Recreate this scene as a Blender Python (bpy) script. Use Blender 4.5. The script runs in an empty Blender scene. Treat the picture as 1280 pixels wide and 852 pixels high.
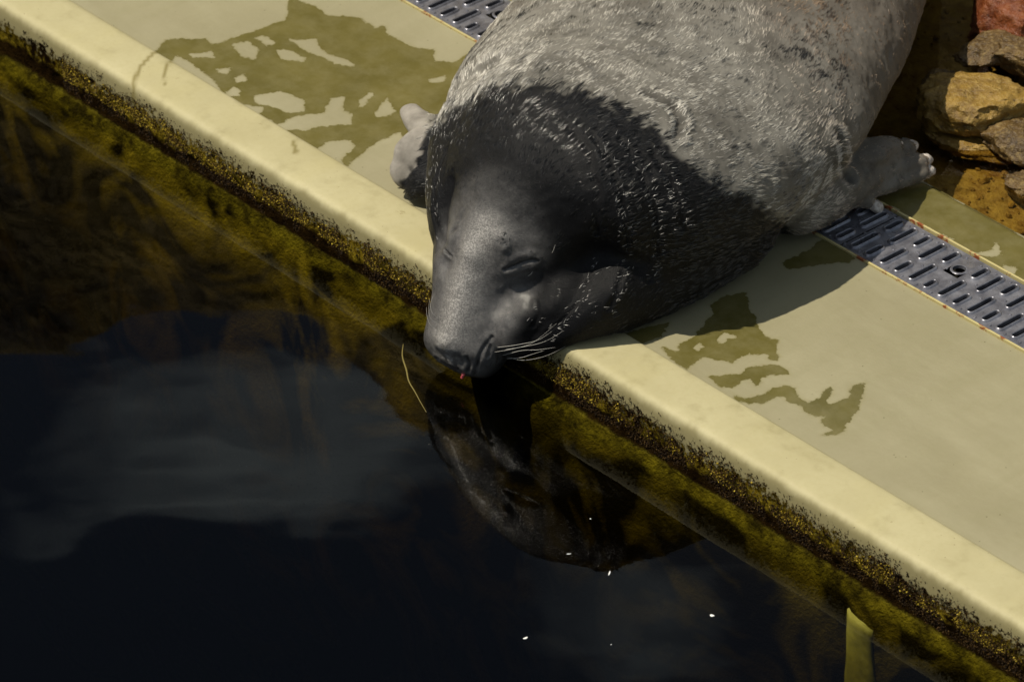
import bpy, bmesh, math, random
import numpy as np
from mathutils import Vector, Matrix, noise
from mathutils.bvhtree import BVHTree

random.seed(7); rng = np.random.default_rng(7)
scene = bpy.context.scene
COL = scene.collection

# ------------------------------------------------------------------ camera
# World: x runs along the pool edge, y points away from the pool, z up, deck at z = 0.
FPX = 6500.0; S = 0.0011; DIST = FPX * S
PITCH = math.radians(33.5); YAW = math.radians(48.0)
R = np.array([math.cos(YAW), math.sin(YAW), 0.0])
F = np.array([-math.sin(YAW), math.cos(YAW), 0.0])
ZU = np.array([0, 0, 1.0])
CAMP = -F * math.cos(PITCH) * DIST + ZU * math.sin(PITCH) * DIST
FW = F * math.cos(PITCH) - ZU * math.sin(PITCH)
UPV = np.cross(R, FW)
cam_data = bpy.data.cameras.new('camera')
cam = bpy.data.objects.new('camera', cam_data); COL.objects.link(cam)
cam.location = CAMP
cam.rotation_euler = Vector(FW).to_track_quat('-Z', 'Y').to_euler()
cam_data.sensor_width = 36.0; cam_data.lens = 36.0 * FPX / 1280.0
cam_data.clip_start = 0.1; cam_data.clip_end = 500
cam_data.dof.use_dof = True
cam_data.dof.aperture_fstop = 9.0
scene.camera = cam

# ------------------------------------------------------------------ light
SUN_EL = math.radians(63)
_t = R * 1.0 + F * 0.08; _t /= np.linalg.norm(_t)          # way the shadows fall on the ground
SUN_TO = -_t * math.cos(SUN_EL) + ZU * math.sin(SUN_EL)          # towards the sun
sun_d = bpy.data.lights.new('sun', 'SUN'); sun_d.energy = 5.0; sun_d.angle = math.radians(0.5)
sun_d.color = (1.0, 0.92, 0.76)
sun = bpy.data.objects.new('sun', sun_d); COL.objects.link(sun)
sun.rotation_euler = Vector(-SUN_TO).to_track_quat('-Z', 'Y').to_euler()
sun.location = (-3, -2, 5)

world = bpy.data.worlds.new('World'); scene.world = world; world.use_nodes = True
wn = world.node_tree; wn.nodes.clear()
def WN(t): return wn.nodes.new(t)
wout = WN('ShaderNodeOutputWorld'); wbg = WN('ShaderNodeBackground'); wbg.inputs[1].default_value = 0.05
sky = WN('ShaderNodeTexSky'); sky.sky_type = 'NISHITA'; sky.sun_disc = False; sky.air_density = 0.7; sky.dust_density = 1.5; sky.ozone_density = 0.5
sky.sun_elevation = SUN_EL; sky.sun_rotation = math.atan2(SUN_TO[0], SUN_TO[1])
wtc = WN('ShaderNodeTexCoord'); wmap = WN('ShaderNodeMapping'); wmap.inputs['Scale'].default_value = (1, 1, 2.2)
wmap.inputs['Location'].default_value = (0.74, 0.42, 0.29)
wno = WN('ShaderNodeTexNoise'); wno.inputs['Scale'].default_value = 5.0; wno.inputs['Detail'].default_value = 7
wno.inputs['Roughness'].default_value = 0.55
wr = WN('ShaderNodeValToRGB'); wr.color_ramp.elements[0].color = (.05, .05, .05, 1); wr.color_ramp.elements[0].position = 0.505; wr.color_ramp.elements[1].position = 0.66
wmix = WN('ShaderNodeMix'); wmix.data_type = 'RGBA'
wmix.inputs[7].default_value = (18.5, 20.8, 20.4, 1)
wn.links.new(wtc.outputs['Generated'], wmap.inputs[0]); wn.links.new(wmap.outputs[0], wno.inputs['Vector'])
wn.links.new(wno.outputs[0], wr.inputs[0]); wn.links.new(wr.outputs[0], wmix.inputs[0])
wn.links.new(sky.outputs[0], wmix.inputs[6]); wn.links.new(wmix.outputs[2], wbg.inputs[0]); wn.links.new(wbg.outputs[0], wout.inputs[0])

vs = scene.view_settings
vs.view_transform = 'Standard'; vs.look = 'None'; vs.gamma = 1.0; vs.exposure = 0.0; vs.use_curve_mapping = False
scene.cycles.max_bounces = 8; scene.cycles.transparent_max_bounces = 12
scene.cycles.caustics_reflective = False; scene.cycles.caustics_refractive = False
scene.cycles_curves.shape = 'RIBBONS'

# ------------------------------------------------------------------ helpers
def P(px, py, z=0.0):
    """World point at height z that lies at (px, py) of the 1280x852 photograph."""
    d = FW * FPX + R * (px - 640.0) - UPV * (py - 426.0)
    return CAMP + d * ((z - CAMP[2]) / d[2])
def proj(a):
    q = np.atleast_2d(a) - CAMP; z = q @ FW
    return np.stack([640 + FPX * (q @ R) / z, 426 - FPX * (q @ UPV) / z], -1)
cam_data.dof.focus_distance = float((P(600, 330, .1) - CAMP) @ FW)

def link(o, parent=None):
    COL.objects.link(o)
    if parent is not None: o.parent = parent
    return o
def mesh_obj(name, verts, faces, mat=None, parent=None, smooth=True):
    me = bpy.data.meshes.new(name)
    me.from_pydata([tuple(map(float, v)) for v in verts], [], [tuple(int(i) for i in f) for f in faces])
    me.update()
    if smooth: me.polygons.foreach_set('use_smooth', [True] * len(me.polygons))
    if mat: me.materials.append(mat)
    return link(bpy.data.objects.new(name, me), parent)
def bm_obj(name, bm, mat=None, parent=None, smooth=False):
    me = bpy.data.meshes.new(name); bm.to_mesh(me); bm.free()
    if smooth: me.polygons.foreach_set('use_smooth', [True] * len(me.polygons))
    if mat: me.materials.append(mat)
    return link(bpy.data.objects.new(name, me), parent)
def tag(o, label, cat, group=None):
    o['label'] = label; o['category'] = cat
    if group: o['group'] = group
    return o
def struct(o): o['kind'] = 'structure'; return o
def fattr(me, name, arr):
    a = me.attributes.new(name, 'FLOAT', 'POINT'); a.data.foreach_set('value', np.asarray(arr, np.float32))
def sstep(a, b, x):
    t = np.clip((x - a) / (b - a), 0, 1); return t * t * (3 - 2 * t)

_G = rng.random((3, 4096))
def vnoise(p, scale, seed=0):
    """Smooth value noise on an (n,3) array, about -1..1."""
    q = np.asarray(p) * scale + seed * 17.31 + 1000
    i = np.floor(q).astype(np.int64); f = q - i; f = f * f * (3 - 2 * f)
    out = 0
    for dx in (0, 1):
        for dy in (0, 1):
            for dz in (0, 1):
                h = ((i[:, 0] + dx) * 73856093 ^ (i[:, 1] + dy) * 19349663 ^ (i[:, 2] + dz) * 83492791)
                v = _G[0][h & 4095]
                w = (f[:, 0] if dx else 1 - f[:, 0]) * (f[:, 1] if dy else 1 - f[:, 1]) * (f[:, 2] if dz else 1 - f[:, 2])
                out = out + v * w
    return out * 2 - 1
def fbm(p, scale, seed=0, oct=3):
    a = 0; amp = 1; tot = 0
    for k in range(oct):
        a = a + amp * vnoise(p, scale * 2 ** k, seed + k); tot += amp; amp *= .5
    return a / tot

class Mat:
    def __init__(s, name):
        s.m = bpy.data.materials.new(name); s.m.use_nodes = True
        s.t = s.m.node_tree; s.t.nodes.clear()
        s.out = s.t.nodes.new('ShaderNodeOutputMaterial')
    def n(s, t, **kw):
        x = s.t.nodes.new(t)
        for k, v in kw.items(): setattr(x, k, v)
        return x
    def l(s, a, b): s.t.links.new(a, b)
    def setin(s, node, key, v):
        if hasattr(v, 'default_value') or hasattr(v, 'links'): s.l(v, node.inputs[key])
        else: node.inputs[key].default_value = v
    def noise(s, scale, detail=4, rough=.55, vec=None, stretch=None, out=0, distortion=0):
        x = s.n('ShaderNodeTexNoise'); x.inputs['Scale'].default_value = scale; x.inputs['Detail'].default_value = detail
        x.inputs['Roughness'].default_value = rough; x.inputs['Distortion'].default_value = distortion
        v = vec or s.pos()
        if stretch:
            mp = s.n('ShaderNodeMapping'); mp.inputs['Scale'].default_value = stretch; s.l(v, mp.inputs[0]); v = mp.outputs[0]
        s.l(v, x.inputs['Vector']); return x.outputs[out]
    def vor(s, scale, feature='F1', vec=None, out='Distance'):
        x = s.n('ShaderNodeTexVoronoi', feature=feature); x.inputs['Scale'].default_value = scale
        s.l(vec or s.pos(), x.inputs['Vector']); return x.outputs[out]
    def pos(s):
        if not hasattr(s, '_p'): s._p = s.n('ShaderNodeTexCoord').outputs['Object']
        return s._p
    def xyz(s):
        x = s.n('ShaderNodeSeparateXYZ'); s.l(s.pos(), x.inputs[0]); return x.outputs
    def math(s, op, a, b=0.0, clamp=False):
        x = s.n('ShaderNodeMath', operation=op, use_clamp=clamp); s.setin(x, 0, a); s.setin(x, 1, b); return x.outputs[0]
    def ramp(s, v, stops, interp='LINEAR'):
        x = s.n('ShaderNodeValToRGB'); e = x.color_ramp.elements; x.color_ramp.interpolation = interp
        while len(e) < len(stops): e.new(0.5)
        for k, (p, c) in enumerate(stops):
            e[k].position = p; e[k].color = (c, c, c, 1) if not hasattr(c, '__len__') else (*c, 1)
        s.l(v, x.inputs[0]); return x.outputs[0]
    def mr(s, v, a, b, c=0., d=1.):
        x = s.n('ShaderNodeMapRange', interpolation_type='SMOOTHSTEP'); s.setin(x, 0, v)
        for k, q in enumerate((a, b, c, d)): x.inputs[k + 1].default_value = q
        return x.outputs[0]
    def mix(s, f, a, b, mode='MIX'):
        x = s.n('ShaderNodeMix', data_type='RGBA', blend_type=mode)
        s.setin(x, 0, f)
        for k, v in ((6, a), (7, b)):
            if isinstance(v, tuple): x.inputs[k].default_value = (*v[:3], 1)
            else: s.l(v, x.inputs[k])
        return x.outputs[2]
    def attr(s, name): return s.n('ShaderNodeAttribute', attribute_name=name).outputs['Fac']
    def bump(s, h, strength=.3, dist=.002, prev=None):
        x = s.n('ShaderNodeBump'); x.inputs['Strength'].default_value = strength; x.inputs['Distance'].default_value = dist
        s.l(h, x.inputs['Height'])
        if prev is not None: s.l(prev, x.inputs['Normal'])
        return x.outputs[0]
    def bsdf(s, color, rough=.5, normal=None, spec=.5, **kw):
        x = s.n('ShaderNodeBsdfPrincipled')
        s.setin(x, 'Base Color', (*color, 1) if isinstance(color, tuple) else color)
        s.setin(x, 'Roughness', rough); s.setin(x, 'Specular IOR Level', spec)
        if normal is not None: s.l(normal, x.inputs['Normal'])
        for k, v in kw.items(): s.setin(x, k, v)
        s.l(x.outputs[0], s.out.inputs[0]); s.b = x
        return s.m

# ------------------------------------------------------------------ levels
WATER_Z = -0.082
Y_SEAM = 0.127; Y_D0 = 0.506; Y_D1 = 0.628; Y_END = 0.735
XA, XB = -1.9, 1.9

# ------------------------------------------------------------------ wet patches traced on the deck
WET = [
 [(191,66),(208,49),(258,47),(265,56),(323,36),(357,24),(363,-12),(372,0),(398,9),(409,19),(451,22),(469,36),(479,31),(487,44),(524,61),(543,62),(541,77),(567,78),(590,66),
  (600,150),(520,190),(500,165),(470,178),(440,202),(432,209),(427,200),(443,182),(440,174),(408,176),(395,187),(375,183),(350,165),(340,150),(325,143),(330,133),(290,128),(283,118),(262,95),(240,80),(222,68),(215,75),(208,72),(195,76)],
 [(829,434),(845,440),(850,430),(870,420),(885,398),(895,392),(885,382),(905,372),(930,365),(936,372),(937,388),(945,395),(944,403),(950,412),(963,425),(974,424),(972,440),(975,448),(970,452),(960,450),(958,443),(945,444),(935,442),(925,447),(915,455),(905,452),(880,447),(868,455),(857,462),(845,455),(833,445)],
 [(888,471),(905,469),(925,467),(935,460),(955,457),(975,457),(986,463),(985,469),(960,470),(948,475),(950,482),(943,484),(938,475),(925,478),(915,486),(900,485),(892,478)],
 [(913,491),(930,498),(955,493),(965,485),(985,482),(995,485),(997,495),(1010,503),(1022,500),(1030,488),(1040,485),(1038,495),(1032,502),(1040,505),(1060,497),(1065,482),(1082,478),(1080,490),(1072,515),(1058,530),(1055,540),(1045,544),(1028,545),(1040,538),(1028,533),(1025,525),(1035,520),(1020,522),(1005,515),(1000,507),(985,503),(980,497),(970,497),(955,505),(935,505),(918,503)],
 [(975,330),(1010,312),(1030,299),(1047,307),(1070,322),(1062,328),(1030,330),(1000,336),(985,338)],
 [(770,418),(838,403),(826,422),(800,432)],
 [(1005,262),(1180,222),(1290,278),(1400,340),(1400,420),(1290,360),(1118,266),(1040,290)],
]
DRY = [
 [(318,120),(335,116),(352,113),(365,118),(382,125),(380,138),(360,141),(340,132),(322,130)],
 [(345,155),(370,145),(405,140),(415,122),(432,120),(427,135),(442,145),(440,155),(400,157),(380,162),(352,162)],
 [(292,55),(310,50),(325,62),(318,74),(300,70)], [(318,47),(330,44),(344,52),(335,57)],
 [(355,45),(372,50),(395,48),(400,62),(444,80),(440,84),(420,79),(385,64)], [(345,62),(358,60),(382,72),(378,77),(350,73)],
 [(238,67),(265,64),(267,71),(240,72)], [(272,86),(290,84),(285,92),(272,90)], [(292,97),(305,92),(307,100),(295,103)],
 [(282,115),(292,108),(302,112),(298,120),(285,120)], [(535,100),(556,95),(556,102),(540,104)],
 [(470,140),(478,130),(485,122),(489,133),(497,138),(490,143),(470,146)], [(448,128),(462,114),(467,118),(452,134)],
 [(897,425),(905,417),(918,418),(920,423),(910,425),(903,430),(897,430)], [(866,436),(876,428),(880,434),(872,440)],
 [(1112,258),(1122,260),(1122,270),(1113,270)], [(1150,283),(1164,284),(1167,291),(1155,291)], [(1176,292),(1194,298),(1186,303),(1175,299)],
 [(1220,316),(1240,312),(1246,303),(1251,318),(1235,321)], [(1254,331),(1272,334),(1270,342),(1256,341)], [(1188,238),(1208,245),(1200,249)], [(1268,280),(1290,284),(1290,300),(1274,292)],
]
def sdf(pts, poly):
    """Signed distance, positive inside, in metres."""
    q = np.array([P(x, y)[:2] for x, y in poly]); n = len(q)
    d = np.full(len(pts), 9.); ins = np.zeros(len(pts), bool)
    for i in range(n):
        a, b = q[i], q[(i + 1) % n]; ab = b - a
        t = np.clip(((pts - a) @ ab) / (ab @ ab + 1e-12), 0, 1)
        d = np.minimum(d, np.hypot(*(pts - a - t[:, None] * ab).T))
        c = (a[1] > pts[:, 1]) != (b[1] > pts[:, 1])
        xi = a[0] + (pts[:, 1] - a[1]) / (b[1] - a[1] + 1e-12) * ab[0]
        ins ^= c & (pts[:, 0] < xi)
    return np.where(ins, d, -d)
def wet_field(pts):
    w = np.full(len(pts), -.5)
    for p in WET: w = np.maximum(w, sdf(pts, p))
    for p in DRY: w = np.minimum(w, -sdf(pts, p))
    return w

def m_deck():
    M = Mat('deck_paint')
    big = M.noise(3.2, 5, .6); fine = M.noise(60, 5, .6); st = M.noise(26, 5, .65, stretch=(1, .12, 1)); st2 = M.noise(11, 4, .6, stretch=(.25, 1, 1))
    c = M.mix(M.ramp(big, [(.35, 0), (.7, 1)]), (.225, .203, .120), (.285, .260, .162))
    c = M.mix(M.ramp(st, [(.42, 0), (.75, .55)]), c, (.225, .205, .115))
    c = M.mix(M.ramp(st2, [(.5, 0), (.8, .45)]), c, (.335, .31, .205))
    sp = M.vor(38); c = M.mix(M.ramp(sp, [(.03, .75), (.055, 0)]), c, (.09, .075, .03))
    scr = M.ramp(M.noise(55, 2, .5, stretch=(1, .05, 1)), [(.745, 0), (.76, 1)]); c = M.mix(M.math('MULTIPLY', scr, M.ramp(big, [(.5, 0), (.56, .6)])), c, (.13, .115, .06))
    w = M.math('ADD', M.attr('wet'), M.math('MULTIPLY', M.math('SUBTRACT', M.noise(150, 4, .65), .5), .009))
    w = M.math('ADD', w, M.math('MULTIPLY', M.math('SUBTRACT', M.noise(48, 4, .6), .5), .016))
    wet = M.math('MULTIPLY', M.mr(w, -.0012, .0012), M.ramp(M.noise(30, 5, .7), [(.25, .72), (.6, 1)]))
    rim = M.math('MULTIPLY', M.mr(w, -.006, -.0005), .25)
    c = M.mix(rim, c, (.20, .175, .075))
    wc = M.mix(M.ramp(M.noise(14, 4), [(.3, 0), (.75, 1)]), (.088, .076, .020), (.128, .110, .034))
    c = M.mix(wet, c, wc)
    ro = M.math('SUBTRACT', M.math('ADD', .50, M.math('MULTIPLY', fine, .2)), M.math('MULTIPLY', wet, .42))
    nb = M.bump(M.math('ADD', M.math('MULTIPLY', fine, M.math('SUBTRACT', 1.0, wet)), M.math('MULTIPLY', big, 1.0)), .25, .003)
    nb = M.bump(wet, .25, .0012, nb)
    return M.bsdf(c, ro, nb)
MD = m_deck()

def grid(name, xs, ys, zf, mat, skirt=None):
    nx, ny = len(xs), len(ys); X, Y = np.meshgrid(xs, ys, indexing='ij')
    v = np.stack([X.ravel(), Y.ravel(), zf(X.ravel(), Y.ravel())], -1)
    i = np.arange(nx * ny).reshape(nx, ny)
    f = np.stack([i[:-1, :-1], i[1:, :-1], i[1:, 1:], i[:-1, 1:]], -1).reshape(-1, 4)
    return mesh_obj(name, v, f, mat), v

# deck between pool edge and drain, and the strip behind the drain
for nm, y0, y1 in (('deck', Y_SEAM, Y_D0 - .004), ('rear_deck', Y_D1 + .004, Y_END)):
    xs = np.concatenate([np.linspace(-6, -1.1, 30)[:-1], np.arange(-1.1, 1.1, .004), np.linspace(1.1, 6, 30)])
    ys = np.linspace(y0, y1, int((y1 - y0) / .004) + 1)
    o, v = grid(nm, xs, ys, lambda x, y: .0012 * np.sin(x * 3.1 + y * 5) - (0.012 * sstep(Y_END - .02, Y_END, y)), MD)
    struct(o); fattr(o.data, 'wet', wet_field(v[:, :2]))
    fc = []; n = len(xs); m = len(ys)
    # closing edge down to the ground so that the slab has depth
    bm = bmesh.new(); bm.from_mesh(o.data); bm.edges.ensure_lookup_table()
    be = [e for e in bm.edges if e.is_boundary]
    r = bmesh.ops.extrude_edge_only(bm, edges=be)
    for g in r['geom']:
        if isinstance(g, bmesh.types.BMVert): g.co.z = -.09
    bmesh.ops.recalc_face_normals(bm, faces=bm.faces[:]); bm.to_mesh(o.data); bm.free()
    o.data.polygons.foreach_set('use_smooth', [True] * len(o.data.polygons))
    try: o.data.set_sharp_from_angle(angle=math.radians(63))
    except Exception: pass

# ------------------------------------------------------------------ pool edge (coping, wall face, ledge at the waterline)
PROF = [(Y_SEAM-.0006,-.03),(Y_SEAM-.0006,.0005),(.1255,.0028),(.122,.0042),(.110,.0052),(.085,.0058),(.060,.0057),(.047,.0050),(.0405,.0026),(.0370,-.003),(.0355,-.012),(.034,-.024),
        (.034,-.045),(.035,-.06),(.035,-.074),(.032,-.082),(.027,-.089),(.023,-.097),(.020,-.110),(.018,-.13),(.018,-.185),(.018,-.21),(.018,-.25),(.018,-.32),(.016,-.45),(.02,-1.3)]
def m_edge():
    M = Mat('coping_paint_with_algae')
    p = M.xyz(); z = p[2]; y = p[1]
    n1 = M.noise(5, 5, .6); n2 = M.noise(70, 6, .7); n3 = M.noise(190, 4, .65); n4 = M.noise(24, 4, .6, stretch=(1, 1, .5))
    c = M.mix(M.ramp(n1, [(.3, 0), (.7, 1)]), (.345, .308, .172), (.43, .39, .235))
    c = M.mix(M.ramp(M.noise(9, 5, .6, stretch=(1, .3, .3)), [(.5, 0), (.78, .5)]), c, (.40, .355, .175))
    c = M.mix(M.ramp(M.noise(130, 5, .7), [(.45, 0), (.75, .35)]), c, (.33, .295, .15))
    chip = M.math('MULTIPLY', M.ramp(M.noise(46, 5, .65), [(.66, 0), (.69, 1)]), M.ramp(M.noise(5.3, 3), [(.5, 0), (.6, 1)])); c = M.mix(M.math('MULTIPLY', chip, .7), c, (.21, .175, .07))
    spk = M.math('MULTIPLY', M.ramp(M.vor(85), [(.05, 1), (.09, 0)]), M.ramp(M.noise(7, 3), [(.52, 0), (.62, .8)]))
    c = M.mix(spk, c, (.10, .08, .02))
    # darker margin over the rounding: its weaker light put into the colour
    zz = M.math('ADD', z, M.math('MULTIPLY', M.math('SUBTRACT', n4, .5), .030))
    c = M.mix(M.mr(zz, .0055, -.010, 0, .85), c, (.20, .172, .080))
    # crust of algae: starts as specks, closes into a dark band
    za = M.math('ADD', M.math('ADD', z, M.math('MULTIPLY', M.math('SUBTRACT', n2, .5), .075)), M.math('MULTIPLY', M.math('SUBTRACT', n3, .5), .085))
    za = M.math('ADD', za, M.math('MULTIPLY', M.math('SUBTRACT', n1, .5), .03))
    alg = M.mr(za, -.024, -.034)
    ycol = M.mix(M.ramp(n3, [(.35, 0), (.65, 1)]), (.115, .075, .006), (.30, .225, .018))
    dk = M.mix(M.ramp(n2, [(.35, 0), (.7, 1)]), (.006, .0032, .001), (.022, .012, .003))
    sel = M.ramp(M.math('ADD', M.math('MULTIPLY', n2, .6), M.math('MULTIPLY', M.noise(3.1, 3), .5)), [(.50, 0), (.60, 1)])
    low = M.mr(M.math('ADD', z, M.math('MULTIPLY', M.math('SUBTRACT', n4, .5), .04)), -.046, -.060)
    ac = M.mix(M.math('MULTIPLY', sel, M.math('SUBTRACT', 1.0, low)), dk, ycol)
    c = M.mix(alg, c, ac)
    # olive slime on the ledge and the drowned wall
    ol = M.mr(M.math('ADD', z, M.math('MULTIPLY', M.math('SUBTRACT', n2, .5), .012)), -.076, -.083)
    oc = M.mix(M.ramp(M.noise(26, 6, .7), [(.40, 0), (.66, 1)]), (.022, .017, .003), (.15, .122, .010))
    c = M.mix(ol, c, oc)
    deep = M.mr(M.math('ADD', z, M.math('MULTIPLY', M.math('SUBTRACT', n4, .5), .02)), -.092, -.104)
    folds = M.noise(4.6, 3, .45, stretch=(1, 1, 1.15), distortion=2.8)
    c = M.mix(deep, c, M.mix(M.math('MULTIPLY', M.ramp(folds, [(.45, 0), (.70, 1)]), M.mr(p[0], .02, -.35, .38, 1.0)), (.008, .006, .001), (.28, .215, .022)))  # gold swirls put the bank's reflection into the wall colour, stronger at left
    tr = M.attr('trickle'); c = M.mix(M.math('MULTIPLY', tr, .85), c, (.17, .14, .045))
    rough = M.math('SUBTRACT', M.math('ADD', .6, M.math('MULTIPLY', alg, .25)), M.math('MULTIPLY', ol, .3))
    nb = M.bump(M.math('ADD', n1, M.math('MULTIPLY', M.noise(150, 5, .7), .12)), .35, .004); nb = M.bump(M.math('MULTIPLY', M.math('ADD', n2, n3), alg), 1.0, .009, nb)
    return M.bsdf(c, rough, nb, M.math('MULTIPLY', M.math('SUBTRACT', 1.02, alg), .25))
ME = m_edge()
prof = np.array(PROF)
# resample the profile finely where it is in view
pp = []
for a, b in zip(prof[:-1], prof[1:]):
    k = max(1, int(np.hypot(*(b - a)) / .006)); k = min(k, 40)
    pp += [a + (b - a) * t / k for t in range(k)]
pp.append(prof[-1]); pp = np.array(pp)
xs = np.concatenate([np.linspace(-6, -1.15, 30)[:-1], np.arange(-1.15, 1.1, .006), np.linspace(1.1, 6, 30)])
V = np.zeros((len(xs), len(pp), 3)); V[:, :, 0] = xs[:, None]; V[:, :, 1] = pp[None, :, 0]; V[:, :, 2] = pp[None, :, 1]
v = V.reshape(-1, 3)
rough = sstep(-.025, -.06, v[:, 2]) * sstep(-.084, -.072, v[:, 2])
v[:, 1] -= rough * (.0065 * fbm(v, 34, 3) + .004 * vnoise(v, 120, 5)); v[:, 2] += .0035 * rough * vnoise(v, 60, 9)
v[:, 2] += .0012 * vnoise(v, 4, 2) * (v[:, 2] > -.02) * (v[:, 1] < .12)
v[:, 1] += .002 * vnoise(v * [1, 0, 0], 5, 8) * (v[:, 1] < .12)
# wavy ledge
led = sstep(-.078, -.088, v[:, 2]) * sstep(-.16, -.12, v[:, 2]); v[:, 1] -= led * (.012 * fbm(v * [1, 0, 0], 6, 4) + .006 * fbm(v * [1, 0, 0], 25, 4))
i = np.arange(len(xs) * len(pp)).reshape(len(xs), len(pp))
f = np.stack([i[:-1, :-1], i[:-1, 1:], i[1:, 1:], i[1:, :-1]], -1).reshape(-1, 4)
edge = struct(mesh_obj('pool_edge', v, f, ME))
TR = [[(197,60),(185,72),(176,82),(168,98),(166,108)], [(216,70),(208,80),(206,92),(205,104)], [(366,175),(370,186),(368,190)]]
tv = np.zeros(len(v))
for line, wd in zip(TR, (.0026, .0016, .003)):
    q = np.array([P(x, y, .008) for x, y in line])[:, :2]
    d = np.full(len(v), 9.)
    for a, b in zip(q[:-1], q[1:]):
        ab = b - a; t = np.clip(((v[:, :2] - a) @ ab) / (ab @ ab), 0, 1); d = np.minimum(d, np.hypot(*(v[:, :2] - a - t[:, None] * ab).T))
    tv = np.maximum(tv, sstep(wd * 1.6, wd * .6, d) * (v[:, 2] > -.03))
fattr(edge.data, 'trickle', tv)

# ------------------------------------------------------------------ pool floor and water
M = Mat('pool_floor_slime')
pool_floor = struct(grid('pool_floor', np.linspace(-9, 9, 40), np.linspace(-12, .034, 40), lambda x, y: -1.15 + .03 * np.sin(x * 2) * np.cos(y * 1.7),
      M.bsdf(M.mix(M.ramp(M.noise(1.4, 5), [(.35, 0), (.7, 1)]), (.012, .013, .008), (.05, .048, .02)), .8))[0])
M = Mat('pool_water')
wv = M.n('ShaderNodeMapping'); wv.inputs['Rotation'].default_value = (0, 0, -YAW); M.l(M.pos(), wv.inputs[0])
w1 = M.noise(1.1, 2, .45, vec=wv.outputs[0], stretch=(1.0, 1.4, 1)); w2 = M.noise(4.2, 2, .4, vec=wv.outputs[0], stretch=(1, 1.4, 1))
nb = M.bump(w1, 1.0, .0048); nb = M.bump(w2, 1.0, .0006, nb)
fr = M.n('ShaderNodeFresnel'); fr.inputs[0].default_value = 1.33; M.l(nb, fr.inputs['Normal'])
gl = M.n('ShaderNodeBsdfGlossy'); gl.inputs['Roughness'].default_value = 0.0; M.l(nb, gl.inputs['Normal'])
tp = M.n('ShaderNodeBsdfTransparent'); tp.inputs[0].default_value = (.93, .93, .82, 1)
mx = M.n('ShaderNodeMixShader'); M.l(fr.outputs[0], mx.inputs[0]); M.l(tp.outputs[0], mx.inputs[1]); M.l(gl.outputs[0], mx.inputs[2]); M.l(mx.outputs[0], M.out.inputs[0])
va = M.n('ShaderNodeVolumeAbsorption'); va.inputs['Color'].default_value = (.70, .66, .10, 1); va.inputs['Density'].default_value = 9.5
M.l(va.outputs[0], M.out.inputs['Volume'])
bm = bmesh.new(); bmesh.ops.create_cube(bm, size=1)
for q in bm.verts:
    q.co.x *= 17.9; q.co.y = -11.9 if q.co.y < 0 else .0385; q.co.z = WATER_Z if q.co.z > 0 else -1.3
water = struct(bm_obj('water', bm, M.m))

# ------------------------------------------------------------------ drain: channel, frame strips, grate sections
M = Mat('channel_dark'); MCH = M.bsdf((.02, .018, .012), .7)
bm = bmesh.new()
def box(bm, x0, x1, y0, y1, z0, z1):
    vv = [bm.verts.new((x, y, z)) for x in (x0, x1) for y in (y0, y1) for z in (z0, z1)]
    for q in ((0,1,3,2),(4,6,7,5),(0,4,5,1),(2,3,7,6),(0,2,6,4),(1,5,7,3)): bm.faces.new([vv[k] for k in q])
box(bm, -6, 6, Y_D0 - .003, Y_D1 + .003, -.095, -.075)
box(bm, -6, 6, Y_D0 - .0035, Y_D0 - .0005, -.075, -.008); box(bm, -6, 6, Y_D1 + .0005, Y_D1 + .0035, -.075, -.008)
channel = struct(bm_obj('drain_channel', bm, MCH))
M = Mat('rusty_frame')
MFR = M.bsdf(M.mix(M.ramp(M.noise(42, 5, .7), [(.53, 0), (.60, 1)]), (.43, .37, .17), (.22, .055, .012)), .6)
for y in (Y_D0 - .0042, Y_D1 + .0008):
    bm = bmesh.new(); box(bm, -6, 6, y, y + .0034, -.02, .0034)
    o = bm_obj('frame_strip', bm, MFR, channel)

M = Mat('grate_metal')
MG = M.bsdf(M.mix(M.ramp(M.noise(45, 5, .65), [(.35, 0), (.7, 1)]), (.13, .13, .155), (.30, .30, .34)), M.ramp(M.noise(60, 4), [(.3, .2), (.7, .42)]), M.bump(M.noise(220, 3), .25, .001), Metallic=.55)
PITCHX = .0283; W = Y_D1 - Y_D0 - .003
def stadium(cx, cy, hl, r, n=7):
    a = []
    for k in range(n): t = math.pi * k / (n - 1); a.append((cx + r * math.cos(t), cy + hl - r + r * math.sin(t)))
    for k in range(n): t = math.pi + math.pi * k / (n - 1); a.append((cx + r * math.cos(t), cy - hl + r + r * math.sin(t)))
    return a
def hole_cell(bm, x0, x1, y0, y1, cx, cy, hl, r, lift=.0032):
    T = .004
    rect = [bm.verts.new((x, y, 0)) for x, y in ((x0, y0), (x1, y0), (x1, y1), (x0, y1))]
    ed = [bm.edges.new((rect[k], rect[(k + 1) % 4])) for k in range(4)]
    rings = []
    for rr, z in ((.0038, 0), (.0022, lift * .85), (.0010, lift), (0, lift * .7), (-.0004, -T)):
        rings.append([bm.verts.new((x, y, z)) for x, y in stadium(cx, cy, hl + rr, r + rr)])
    n = len(rings[0])
    ed += [bm.edges.new((rings[0][k], rings[0][(k + 1) % n])) for k in range(n)]
    bmesh.ops.triangle_fill(bm, edges=ed, use_beauty=True)
    for a, b in zip(rings[:-1], rings[1:]):
        for k in range(n): bm.faces.new((a[k], a[(k + 1) % n], b[(k + 1) % n], b[k]))
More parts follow.
